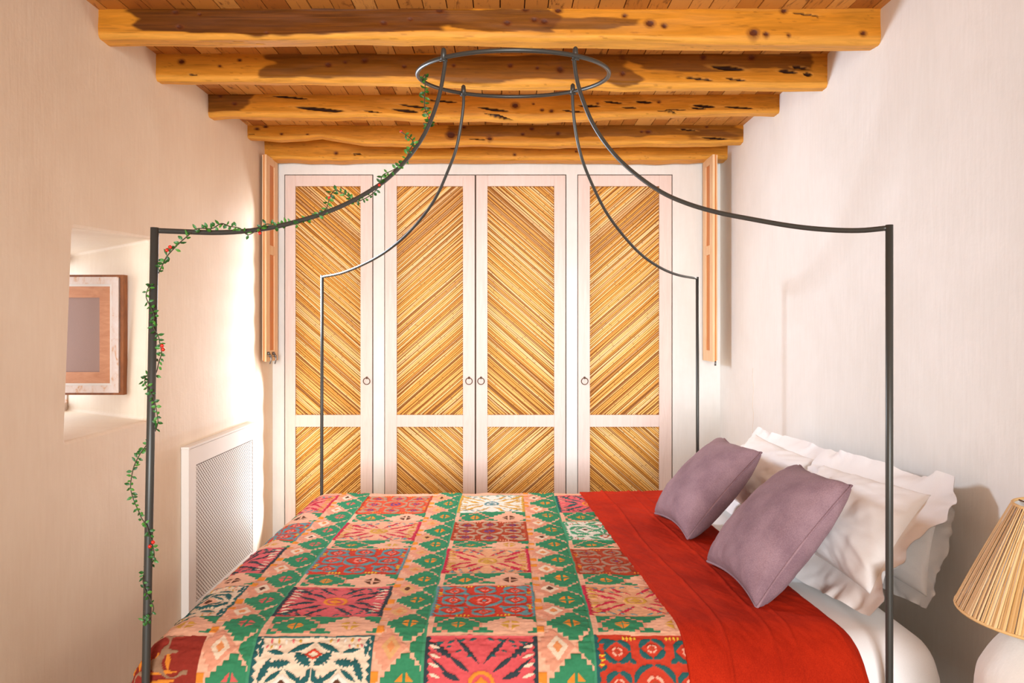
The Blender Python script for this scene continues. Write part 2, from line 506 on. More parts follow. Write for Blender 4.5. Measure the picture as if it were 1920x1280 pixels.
beam(4.15, .10, [(395, 216), (480, 218), (560, 223), (700, 221), (850, 222), (1000, 222), (1200, 214), (1330, 214), (1436, 210)],
     'third cedar ceiling beam, golden with many long dark hollows',
     [(380, 460, .0, .95, .85)],
     [(414, .12, .010), (440, .55, .012), (966, .55, .018), (1016, .75, .009), (1034, .8, .010), (1120, .5, .008), (1236, .45, .009), (1000, .45, .005)],
     [(544, .18, .20, .012), (600, .78, .26, .022), (780, .60, .18, .012), (760, .82, .14, .018), (830, .35, .16, .010), (925, .75, .17, .014),
      (1105, .60, .12, .014), (1150, .45, .10, .012), (1075, .85, .12, .010), (1208, .45, .09, .016), (1180, .75, .08, .012), (1320, .72, .12, .020),
      (1385, .85, .16, .014), (1310, .85, .08, .012), (1270, .9, .10, .006), (700, .93, .10, .008), (935, 1.02, .16, .008), (1250, 1.0, .1, .006)], 15.2, .009)
beam(4.78, .09, [(460, 260), (520, 261), (600, 254), (680, 268), (800, 271), (900, 270), (1100, 273), (1380, 267)],
     'fourth cedar ceiling beam, wavy underside, dark right half, shutters below its ends',
     [(820, 1380, .0, .72, .7), (1290, 1375, .3, .95, .6)],
     [(482, .35, .014), (498, .18, .012), (528, .75, .009), (577, .9, .007), (846, .62, .026), (870, .15, .012), (918, .85, .016),
      (980, .55, .010), (997, .25, .012), (1046, .5, .012), (1203, .45, .010), (1215, .45, .016), (1280, .3, .008), (1325, .15, .01)],
     [(1340, .85, .16, .014), (895, .9, .12, .008), (470, .78, .05, .006), (1290, .35, .10, .010)], 21.4, .008)
beam(5.12, .15, [(500, 298), (800, 300), (1000, 300), (1315, 299)],
     'fifth cedar ceiling beam, lowest in view, just above the wardrobe doors',
     [(600, 760, .6, .9, .25)],
     [(630, .8, .012), (665, .9, .006), (825, .4, .006), (1012, .35, .010), (965, .9, .010), (1080, .75, .007)],
     [(670, .85, .06, .008), (850, .55, .06, .006), (1150, .5, .10, .006), (990, .4, .2, .006)], 27.8, .008)

# ------------------------------------------------------------ wardrobes
def reed_panel(x0, x1, z0, z1, y, sgn, parent, label=None):
    """diagonal split reeds filling a rectangle; sgn +1 rises to the right"""
    verts, faces, uvs = [], [], []
    ang = math.radians(41)
    d0 = np.array([math.cos(ang), sgn*math.sin(ang)]); nrm = np.array([-d0[1], d0[0]])
    cor = np.array([[x0, z0], [x1, z0], [x1, z1], [x0, z1]])
    pr = cor@nrm; c = pr.min()
    while c < pr.max():
        rad = random.uniform(.0042, .0060); c += rad
        a = random.gauss(0, .006)
        d = np.array([d0[0]*math.cos(a)-d0[1]*math.sin(a), d0[0]*math.sin(a)+d0[1]*math.cos(a)])
        mid = (cor.mean(0)@d0)*d0+nrm*c
        # clip to rectangle
        t0, t1 = -9, 9
        for ax, (lo, hi) in enumerate(((x0, x1), (z0, z1))):
            ta = (lo-mid[ax])/d[ax]; tb = (hi-mid[ax])/d[ax]
            t0 = max(t0, min(ta, tb)); t1 = min(t1, max(ta, tb))
        if t1-t0 > .01:
            nn = np.array([-d[1], d[0]])
            base = len(verts)
            ns = 5
            off = random.random()*.001
            for i in range(ns):
                t = t0+(t1-t0)*i/(ns-1)
                bow = random.gauss(0, .0004)
                for k in range(6):
                    th = PI*k/5
                    q = mid+d*t+nn*(math.cos(th)*rad+bow)
                    verts.append((min(max(q[0], x0), x1), y-math.sin(th)*rad-off, min(max(q[1], z0), z1))); uvs.append((t, k/5))
            for i in range(ns-1):
                for k in range(5):
                    a0 = base+i*6+k; faces.append((a0, a0+6, a0+7, a0+1))
        c += rad*1.22
    o = np_mesh('reed_panel', np.array(verts), np.array(faces), REED, parent, True, uv=np.array(uvs))
    return o

def door(parent, pxl, pxr, pnl, pnr, hx, signs):
    xl, xr = xb(pxl)+.003, xb(pxr)-.003
    x0, x1 = xb(pnl), xb(pnr)
    zt, zbm = ZT-.006, .06
    zu1, zu0, zl1, zl0 = zb(349), zb(777.5), zb(800), .14
    y0, y1 = YB-.004, YB+.024
    bm = bmesh.new()
    def bb(*a):
        b2 = bmesh.new(); bx(b2, *a)
        bmesh.ops.bevel(b2, geom=list(b2.edges), offset=.0015, segments=1, affect='EDGES')
        me = bpy.data.meshes.new('t'); b2.to_mesh(me); b2.free(); bm.from_mesh(me); bpy.data.meshes.remove(me)
    bb(xl, x0, y0, y1, zbm, zt); bb(x1, xr, y0, y1, zbm, zt)
    for a, b in ((zu1, zt), (zl1, zu0), (zbm, zl0)): bb(x0, x1, y0+.0004, y1, a, b)
    bx(bm, x0, x1, y1-.008, y1-.004, zl0, zl1); bx(bm, x0, x1, y1-.008, y1-.004, zu0, zu1)
    o = obj('door', bm, LIMEWOOD, parent, origin=((xl+xr)/2, YB, zbm))
    b3 = bmesh.new(); bx(b3, x0+.0002, x1-.0002, y1-.0115, y1-.0085, zl0+.0002, zl1-.0002); bx(b3, x0+.0002, x1-.0002, y1-.0115, y1-.0085, zu0+.0002, zu1-.0002)
    obj('reed_shade_sheet', b3, REEDSHADE, o)  # added dark sheet, shade between the reeds put into its colour
    reed_panel(x0+.0005, x1-.0005, zu0+.0005, zu1-.0005, y1-.012, signs[0], o)
    reed_panel(x0+.0005, x1-.0005, zl0+.0005, zl1-.0005, y1-.012, signs[1], o)
    hz = zb(708); X = xb(hx); R = .0225
    b2 = bmesh.new()
    add_tube(b2, [Vector((X+R*math.sin(a), y0-.010-.004*math.cos(a), hz-R+R*math.cos(a))) for a in np.linspace(0, 2*PI, 29)[:-1]], .0032, 8, True)
    add_tube(b2, [Vector((X, y0+.001, hz)), Vector((X, y0-.004, hz)), Vector((X, y0-.016, hz))], .005, 10, radii=[.010, .005, .005])
    obj('ring_handle', b2, BRONZE, o, smooth=True)

def wardrobe(pxl, pxr, label):
    r = empty('built_in_wardrobe', (xb((pxl+pxr)/2), YB, 0), label, 'wardrobe')
    a, b = xb(pxl), xb(pxr); bm = bmesh.new()
    bx(bm, a+.0005, a+.002, YB+.03, YB+.58, .05, ZT-.001); bx(bm, b-.002, b-.0005, YB+.03, YB+.58, .05, ZT-.001)
    bx(bm, a, b, YB+.58, YB+.59, .05, ZT-.001); bx(bm, a, b, YB+.005, YB+.58, 0, .05)
    bx(bm, a, b, YB+.032, YB+.036, .05, ZT-.001)
    obj('carcass', bm, DARKGAP, r); return r
w1 = wardrobe(533, 700, 'narrow built-in wardrobe at the left, one diagonal reed door, ring handle on its right')
door(w1, 534, 699, 554, 676, 688, (-1, 1))
w2 = wardrobe(720.5, 1062, 'double built-in wardrobe in the middle, two reed doors with two rings side by side')
door(w2, 721, 891, 744, 868, 879.5, (1, -1)); door(w2, 892, 1061, 914, 1039, 902, (-1, 1))
w3 = wardrobe(1082.5, 1261, 'narrow built-in wardrobe at the right, one diagonal reed door, ring handle on its left')
door(w3, 1083, 1260, 1106, 1236, 1096, (1, -1))

# ------------------------------------------------------------ folded shutters in the far corners
def shutter(side):
    sg = side
    xi = 1.330 if sg > 0 else -1.536       # face turned to the room
    Y0, Y1_ = 5.0, 5.25
    ztop, zbot = 2.605, EYE-(678-612)*Y0/F
    r = empty('folded_shutter', (xi+sg*.02, 5.12, zbot),
              'folded pine shutter hanging in the far %s corner%s' % (('right', ', small bolt at its foot') if sg > 0 else ('left', ', two steel hooks at its foot')), 'shutter')
    zm = EYE-(466-612)*Y0/F
    th = (.0145, .011, .0095) if sg > 0 else (.013, .010, .009)
    o0 = 0
    for k, t in enumerate(th):
        a, b = sorted((xi+sg*o0, xi+sg*(o0+t-.001)))
        y0, y1 = Y0+.006*k, Y1_-.01*k
        bm = bmesh.new(); st = .075
        bx(bm, a, b, y0, y0+st, zbot+.004*k, ztop); bx(bm, a, b, y1-st, y1, zbot+.004*k, ztop)
        for z0, z1 in ((zbot+.004*k, zbot+.07), (zm-.03, zm+.03), (ztop-.05, ztop)): bx(bm, a, b, y0+st, y1-st, z0, z1)
        o = obj('shutter_leaf', bm, (PINE, PINE_DARK, PINE)[k], r)
        a2, b2 = sorted((xi+sg*(o0+.006), xi+sg*(o0+t-.002)))
        box('inset_panel', (a2, b2, y0+st, y1-st, zbot+.07, ztop-.05), PINE_DARK, o)
        o0 += t
    if sg < 0:
        for yy in (Y0+.02, Y0+.13):
            q = Vector((xi+.001, yy, EYE-(664-612)*yy/F))
            bm = bmesh.new()
            add_tube(bm, [q+Vector(v) for v in ((0, 0, .006), (.014, 0, .006))], .011, 10)
            add_tube(bm, [q+Vector(v) for v in ((.012, 0, .004), (.018, .006, -.012), (.020, .010, -.035), (.016, -.004, -.062))], .005, 8, radii=[.006, .008, .005, .004])
            add_tube(bm, [q+Vector(v) for v in ((.014, -.016, -.012), (.016, .02, -.010))], .005, 8)
            obj('hook', bm, CHROME, r, smooth=True)
    else:
        tube('bolt', [Vector((1.352, Y0+.02, zbot+.004)), Vector((1.352, Y0+.02, zbot-.026))], .006, CHROME, r, 8)
shutter(1); shutter(-1)

# light switch
r = box('light_switch', (xb(494), xb(509), YB-.008, YB, zb(726), zb(706)), PAINT, bevel=.002)
tag(r, 'small white light switch on the wall left of the narrow left wardrobe', 'switch')
box('rocker', (xb(497), xb(506), YB-.012, YB-.008, zb(723), zb(709)), PAINT, r, bevel=.001)

# ------------------------------------------------------------ radiator cover
def radiator():
    xf = -1.546; y0, y1, zt = 3.80, 4.84, .912
    r = empty('radiator_cover', (xf, (y0+y1)/2, 0), 'white radiator cover with perforated front standing against the left wall', 'radiator cover')
    bm = bmesh.new()
    X0 = XL+.0015
    bx(bm, X0, xf, y0, y0+.012, .02, zt-.012); bx(bm, X0, xf, y1-.012, y1, .02, zt-.012)
    bx(bm, X0, xf, y0, y1, 0, .02)
    bx(bm, X0, X0+.002, y0+.012, y1-.012, .02, zt-.012)
    obj('casing', bm, PAINT, r)
    box('top_board', (X0, xf+.003, y0-.004, y1+.002, zt-.012, zt), PAINT, r, bevel=.002)
    ya, yb_, za, zb_ = 3.89, 4.765, .12, .81
    bm = bmesh.new(); f0, f1 = xf-.010, xf
    bx(bm, f0, f1, y0+.012, ya, .022, zt-.014); bx(bm, f0, f1, yb_, y1-.012, .022, zt-.014)
    bx(bm, f0, f1, ya, yb_, .022, za); bx(bm, f0, f1, ya, yb_, zb_, zt-.014)
    obj('front_frame', bm, PAINT, r)
    # perforated sheet
    px_, pz = .0273, .0216
    ny = int(round((yb_-ya)/px_)); nz = int(round((zb_-za)/pz)); px_ = (yb_-ya)/ny; pz = (zb_-za)/nz
    bm = bmesh.new(); X = xf-.003; rr = .0058
    def cell(cy, cz, hy, hz):
        outer = [(1, 0), (1, 1), (0, 1), (-1, 1), (-1, 0), (-1, -1), (0, -1), (1, -1)]
        vo = [bm.verts.new((X, cy+a*hy, cz+b*hz)) for a, b in outer]
        vi = [bm.verts.new((X, cy+math.cos(k*PI/4)*rr, cz+math.sin(k*PI/4)*rr)) for k in range(8)]
        for k in range(8): bm.faces.new((vo[k], vo[(k+1) % 8], vi[(k+1) % 8], vi[k]))
    # staggered: columns half as wide, alternate columns shifted half a pitch
    nc = ny*2; cw = (yb_-ya)/nc
    for i in range(nc):
        for j in range(nz):
            cz = za+pz*(j+.5)+(pz*.25 if i % 2 else -pz*.25)
            cell(ya+cw*(i+.5), cz, cw/2, pz/2)
    for v in bm.verts:
        v.co.z = min(max(v.co.z, za), zb_)
    obj('perforated_panel', bm, PAINT, r)
    box('hole_shade_sheet', (X0+.003, X0+.006, y0+.02, y1-.02, .03, zt-.02), HOLESHADE, r)  # dark sheet added behind the holes, their shade put into its colour
radiator()

# ------------------------------------------------------------ casement opened inside the niche
def casement():
    Y0 = 3.50
    xr_ = (232-948)*Y0/F; xl_ = xr_-.40
    zt, zb_ = EYE+97*Y0/F, EYE-128*Y0/F
    r = empty('open_casement', ((xl_+xr_)/2, Y0, zb_), 'small wooden casement with pink-grey screen opened inside the left wall niche', 'window shutter')
    def frame(name, x0, x1, z0, z1, wd, y0, y1, mat):
        bm = bmesh.new()
        bx(bm, x0, x0+wd, y0, y1, z0, z1); bx(bm, x1-wd, x1, y0, y1, z0, z1)
        bx(bm, x0+wd, x1-wd, y0, y1, z0, z0+wd); bx(bm, x0+wd, x1-wd, y0, y1, z1-wd, z1)
        return obj(name, bm, mat, r)
    frame('outer_frame', xl_, xr_, zb_, zt, .014, Y0-.004, Y0+.035, BROWNWOOD)
    frame('sash_frame', xl_+.012, xr_-.019, zb_+.010, zt-.010, .032, Y0-.010, Y0+.020, WHITEWOOD)
    frame('bead', xl_+.044, xr_-.051, zb_+.042, zt-.042, .010, Y0-.002, Y0+.018, PAINT)
    frame('inner_frame', xl_+.054, xr_-.061, zb_+.052, zt-.052, .050, Y0+.004, Y0+.016, SASHWOOD)
    box('screen', (xl_+.10, xr_-.108, Y0+.009, Y0+.012, zb_+.10, zt-.10), SCREEN, r)
    for z0 in (zb_+.06, zt-.10): box('hinge', (xl_-.10, xl_, Y0+.004, Y0+.02, z0, z0+.04), CHROME, r)
casement()

# ------------------------------------------------------------ bed frame and canopy
Y1, Y2 = 2.10, 4.10
bed = empty('canopy_bed', (0, 3.1, 0), 'grey iron four-poster canopy bed frame with curved arms meeting an overhead ring', 'bed')
def postpts(pxt, pyt, Y, slope=0.0):
    t = P(pxt, pyt, Y); return [Vector((t.x-slope*(t.z-z), t.y, z)) for z in (0, .5, 1.0, t.z)], t
posts = {}
for key, (pxt, pyt, Y, sl, rad) in {'nl': (290, 432, Y1, .0195, .0108), 'nr': (1667.5, 427, Y1, 0.0, .0098), 'fl': (604, 519, Y2, .002, .0085), 'fr': (1307.5, 522, Y2, -.001, .0085)}.items():
    pts, t = postpts(pxt, pyt, Y, sl); pts[-1] = t+Vector((0, 0, .008))
    tube('post', pts, rad, IRON, bed, 16); posts[key] = t
# ring
RC = Vector((.03, 3.1, 0)); RR = .379
def ringz(y): return 2.465+(y-2.72)/(3.48-2.72)*(2.527-2.465)
ringpts = [Vector((RC.x+RR*math.cos(a), RC.y+RR*math.sin(a), ringz(RC.y+RR*math.sin(a)))) for a in np.linspace(0, 2*PI, 73)[:-1]]
tube('ring', ringpts, .0082, IRON, bed, 12, True)
arms = {
 'nl': ((-.224, 2.815), [(290, 432), (340, 434), (400, 436), (450, 434), (500, 428), (550, 417), (600, 402), (645, 384), (690, 360), (730, 332), (770, 290), (800, 243), (822, 185), (833, 130), (835, 110)]),
 'nr': ((.251, 2.80), [(1667, 430), (1610, 432), (1545, 430), (1480, 423), (1400, 409), (1345, 398), (1290, 382), (1240, 360), (1190, 325), (1150, 287), (1115, 238), (1092, 185), (1081, 145), (1076, 108)]),
 'fl': ((-.184, 3.40), [(604, 521), (640, 512), (680, 496), (720, 474), (760, 442), (795, 403), (820, 365), (840, 320), (855, 280), (864, 235), (869, 195), (869, 166)]),
 'fr': ((.291, 3.375), [(1307, 523), (1270, 515), (1235, 500), (1200, 475), (1165, 437), (1135, 395), (1110, 345), (1092, 300), (1081, 255), (1075, 210), (1073, 166)]),
}
armcurves = {}
for key, (end, px) in arms.items():
    p0 = posts[key]; dx = end[0]-p0.x; dy = end[1]-p0.y
    pts = []
    for i, (a, b) in enumerate(px):
        k = (a-948)/F
        t = (k*p0.y-p0.x)/(dx-k*dy)
        t = min(max(t, 0), 1.02)
        Y = p0.y+t*dy; X = p0.x+t*dx
        pts.append(Vector((X, Y, EYE-(b-612)*Y/F)))
    pts[0] = p0.copy()
    cv = catmull(pts, 5); armcurves[key] = cv
    tube('arm', cv, .0072 if key[0] == 'n' else .0068, IRON, bed, 12)
    e = cv[-1]
    bm = bmesh.new(); n = Vector((end[0], end[1], ringz(end[1])))
    add_tube(bm, [n+Vector((0, 0, -.012)), n+Vector((0, 0, .012)), n+Vector((0, 0, .028)), n+Vector((0, 0, .034))], .010, 12, radii=[.010, .0105, .009, .004])
    add_tube(bm, [n+Vector((-.014, 0, -.012)), n+Vector((.014, 0, -.012))], .003, 8)
    obj('ring_bolt', bm, IRON, bed, smooth=True)
# base of the bed
MX0, MX1, MY0, MY1 = -1.0, 1.25, 2.135, 4.06
bm = bmesh.new()
for y in (MY0+.005, MY1-.035): bx(bm, MX0+.02, MX1-.02, y, y+.03, .26, .33)
for x in (MX0+.02, MX1-.05): bx(bm, x, x+.03, MY0+.035, MY1-.035, .26, .33)
for i in range(12):
    x = MX0+.12+i*.175; bx(bm, x, x+.07, MY0+.035, MY1-.035, .305, .325)
obj('bed_rail', bm, IRON, bed)
for x in (MX0+.04, MX1-.09):
    for y in (MY0+.015, MY1-.065): box('leg', (x, x+.05, y, y+.05, 0, .26), IRON, bed)
# brackets joining posts to the rails
for key, t in posts.items():
    yy = Y1 if key[0] == 'n' else Y2; ye = MY0+.02 if key[0] == 'n' else MY1-.02
    xx = t.x-(.0195*(t.z-.3) if key == 'nl' else 0)
    tube('bracket', [Vector((xx, yy, .29)), Vector((xx, ye, .29))], .008, IRON, bed, 8)

# mattress with a white fitted sheet
def rounded_box(name, x0, x1, y0, y1, z0, z1, r, mat, seg=6, parent=None, wr=0.0, sub=40):
    bm = bmesh.new(); bx(bm, x0, x1, y0, y1, z0, z1)
    bmesh.ops.bevel(bm, geom=list(bm.edges), offset=r, segments=seg, affect='EDGES', profile=.5)
    return obj(name, bm, mat, parent, smooth=True)
TOPZ = .625
mt = rounded_box('mattress', MX0, MX1, MY0+.012, MY1, .331, TOPZ-.004, .125, SHEET, 10)
tag(mt, 'thick mattress in a white fitted sheet, bare at the head end', 'mattress')

# ------------------------------------------------------------ the patchwork quilt
def axis_profile(s, edge_lo, r, edge_hi=None, r2=None):
    """unrolled coordinate -> plan coordinate and drop"""
    x = s.copy(); dz = np.zeros_like(s)
    st = edge_lo+r
    d = np.maximum(st-s, 0); th = np.minimum(d/r, PI/2)
    ext = np.maximum(d-r*PI/2, 0)
    x = np.where(s < st, st-r*np.sin(th)-ext*.02, x); dz = np.where(s < st, r*(1-np.cos(th))+ext, dz)
    if edge_hi is not None:
        st2 = edge_hi-r2; d = np.maximum(s-st2, 0); th = np.minimum(d/r2, PI/2); ext = np.maximum(d-r2*PI/2, 0)
        x = np.where(s > st2, st2+r2*np.sin(th)+ext*.02, x); dz = np.where(s > st2, r2*(1-np.cos(th))+ext, dz)
    return x, dz

PEACH = s2l((226, 166, 132)); PEACH2 = s2l((212, 140, 108)); CREAM = s2l((226, 196, 164)); GREEN = s2l((48, 126, 82)); GREEN2 = s2l((66, 144, 100))
QRED = s2l((200, 56, 28)); RUST = s2l((168, 60, 26)); QPINK = s2l((214, 92, 92)); TEAL = s2l((28, 84, 80)); CHAR = s2l((44, 54, 56))
ORG = s2l((222, 130, 34)); MAG = s2l((188, 32, 58)); MUST = s2l((200, 146, 52)); WHITEQ = s2l((224, 212, 192)); BLUEG = s2l((96, 132, 132))
DRED = s2l((140, 36, 16)); YEL = s2l((224, 176, 40)); BRN = s2l((92, 50, 24)); LGR = s2l((110, 170, 70)); PURP = s2l((92, 60, 110)); SALM = s2l((232, 130, 110))

def leafm(a, b, p0, p1, wd, ser=0.0):
    p0 = np.array(p0); p1 = np.array(p1); d = p1-p0; L = np.hypot(*d); d = d/L
    t = ((a-p0[0])*d[0]+(b-p0[1])*d[1])/L
    s = -(a-p0[0])*d[1]+(b-p0[1])*d[0]
    wv = wd*np.sin(PI*np.clip(t, 0, 1))
    if ser: wv = wv*(1-ser)+ser*wd*np.abs(((t*6) % 1)-.5)*2*np.sin(PI*np.clip(t, 0, 1))**.5
    return (t > 0) & (t < 1) & (np.abs(s) < wv)

def motif(kind, a, b, bg, pal):
    """returns colour and raised mask for a patch in [-1,1]^2"""
    c = np.broadcast_to(bg, a.shape+(3,)).copy(); hgt = np.zeros(a.shape)
    A, B = np.abs(a), np.abs(b); R = np.hypot(a, b)
    def put(m, col, h=1.0):
        c[m] = col; hgt[m] = h
    if kind == 'X':
        for sa in (1,):
            put(leafm(A, B, (.20, .20), (.56, .52), .045), pal[0]); put(leafm(A, B, (.50, .46), (.95, .86), .085, .5), pal[0])
            put(leafm(A, B, (.50, .12), (.90, .50), .03), pal[0])
            put(leafm(A, B, (.04, .36), (.48, .95), .05, .4), pal[0])
            put(leafm(A, B, (.36, .06), (.70, .22), .06, .2), pal[0])
            for k in range(4):
                t = .25+k*.19
                put(leafm(A, B, (t-.16, .92-.02*k), (t-.02, .80-.03*k+.05), .028), pal[1])
                put(leafm(A, B, (.93, t-.05), (.72, t-.14), .032), pal[2])
                put(leafm(A, B, (t-.10, .55+.1*k), (t+.02, .50+.1*k), .022), pal[1])
        put((R < .23) & (R > .16), pal[3]); put((A+B < .12), pal[3])
        edge = np.maximum(A, 0)
        z = np.abs(((b*7) % 1)-.5)*.14
        put(A > .90+z*.7, pal[0]); put(B > .975, pal[4])
    elif kind == 'O':
        for cx, cy, rr in ((.0, .0, .34), (.62, .62, .22), (.62, 0, .20), (0, .68, .20)):
            dx, dy = A-cx, B-cy; r = np.hypot(dx, dy); th = np.arctan2(dy, dx)
            m = (np.abs(r-rr) < .055*np.abs(np.sin(2*th+(.0)))**.6)
            put(m, pal[0]); put((r < rr*.45) & (r > rr*.28) & (np.abs(np.sin(2*th)) > .3), pal[2])
            put(r < rr*.13, pal[3])
        for k in range(4):
            put(leafm(A, B, (.28+.07*k, .86), (.28+.07*k, .96), .022), pal[1])
            put(leafm(A, B, (.84, .26+.09*k), (.96, .26+.09*k), .022), pal[1])
        put(leafm(A, B, (.30, .36), (.44, .50), .05), pal[0]); put(leafm(A, B, (.82, .34), (.94, .22), .04), pal[0])
        put(leafm(A, B, (.70, .88), (.95, .80), .06), pal[0])
        z = np.abs(((b*6) % 1)-.5)*.14
        put(A > .92+z*.6, pal[4])
    elif kind == 'S':
        for cx in (.46,):
            dx, dy = A-cx, b
            r = np.abs(dx)+np.abs(dy)*.9; m = (r < .19); put(m, pal[3]); put((r < .09), pal[4])
            put(leafm(A, B, (cx-.30, .02), (cx-.02, .28), .045), pal[0]); put(leafm(A, B, (cx+.30, .02), (cx+.02, .28), .045), pal[0])
        put((A+B < .28+.04*np.sign(np.sin(A*40))) & (A*B > .0015), pal[0])
        th = np.arctan2(b, A-.46)
        put(leafm(A, B, (.03, .34), (.30, .62), .13, .5), pal[0]); put(leafm(A, B, (.86, .02), (.70, .50), .08, .4), pal[0])
        put(leafm(A, B, (.36, .42), (.74, .36), .10, .5), pal[0])
        put(leafm(A, B, (.44, .60), (.02, .86), .06), pal[0]); put(leafm(A, B, (.48, .60), (.78, .66), .05), pal[0])
        put(leafm(A, B, (.88, .50), (.90, .95), .045), pal[0])
        put((A+np.abs(B-.58)*1.2 < .15) & (A+np.abs(B-.58)*1.2 > .08), pal[5])
        for k in range(5):
            put(leafm(A, B, (.25+.12*k, .82), (.27+.12*k, .95), .022), pal[k % 3+1])
            put(leafm(A, B, (.60+.07*k, .70), (.57+.07*k, .80), .018), pal[(k+1) % 3+1])
        z = np.abs(((b*6) % 1)-.5)*.2; z2 = np.abs(((a*6) % 1)-.5)*.1
        put(A > .91+z*.6, pal[0]); put(B > .965-z2*.2, pal[0])
    elif kind == 'D':
        rg = fbm(a*2.3+5, b*2.3+1, .7, 2)
        for k in range(5):
            put(leafm(a, b, (-.2+.18*k, .25), (-.26+.18*k, .62), .045), pal[1])
            put(leafm(a, b, (.15, -.5+.17*k), (.7, -.45+.17*k), .04), pal[1])
            put(leafm(a, b, (.1+.1*k, -.9), (.45+.1*k, -.3), .045), pal[0] if k % 2 else pal[2])
        put((np.abs(rg) < .05) & (A < .85), pal[2]); put(leafm(a, b, (-.8, -.6), (-.5, -.2), .08), pal[3])
    return c, hgt

# patch lattice in unrolled plan coordinates
COLS = [(-1.65, -1.32), (-1.175, -.845), (-.700, -.370), (-.225, .090), (.250, .565)]
ROWS = [(3.60, 3.97), (3.13, 3.43), (2.71, 3.02), (2.315, 2.58), (1.94, 2.20), (1.56, 1.82)]
PK = (CHAR, TEAL, CREAM, ORG, QPINK); RD = (BLUEG, YEL, SALM, BLUEG, BLUEG)
CM = (MAG, BLUEG, MUST, MUST, PEACH2)
PAT = {
 (4, 1): ('D', DRED, (TEAL, ORG, s2l((150, 110, 80)), LGR)), (3, 1): ('S', CREAM, (TEAL, MUST, PEACH2, PEACH, BRN, MAG)), (2, 1): ('X', QPINK, PK), (1, 1): ('O', QRED, RD), (0, 1): ('X', SALM, CM),
 (4, 2): ('S', CREAM, (TEAL, MUST, QPINK, WHITEQ, BRN, QRED)), (3, 2): ('X', QPINK, PK), (2, 2): ('O', QRED, RD), (1, 2): ('X', s2l((224, 158, 120)), CM), (0, 2): ('O', s2l((206, 74, 40)), (s2l((170, 130, 100)), ORG, PURP, PURP, RUST)),
 (4, 3): ('X', s2l((206, 76, 76)), (CHAR, TEAL, CREAM, ORG, QPINK)), (3, 3): ('O', QRED, RD), (2, 3): ('X', s2l((222, 158, 112)), CM), (1, 3): ('O', RUST, (s2l((180, 140, 110)), s2l((230, 150, 110)), PURP, PURP, RUST)), (0, 3): ('X', WHITEQ, (MUST, s2l((120, 140, 130)), MUST, BLUEG, GREEN2)),
 (4, 4): ('O', s2l((188, 50, 20)), (TEAL, YEL, s2l((228, 160, 130)), RUST, TEAL)), (3, 4): ('X', s2l((224, 160, 116)), CM), (2, 4): ('O', RUST, (s2l((160, 120, 96)), ORG, s2l((150, 110, 90)), PURP, RUST)), (1, 4): ('S', WHITEQ, (GREEN2, MUST, MAG, WHITEQ, BRN, RUST)), (0, 4): ('X', QPINK, (TEAL, CHAR, SALM, ORG, QPINK)),
}
def steps(x, n=3):  # stepped diamond edges
    return np.floor(x*n+.5)/n
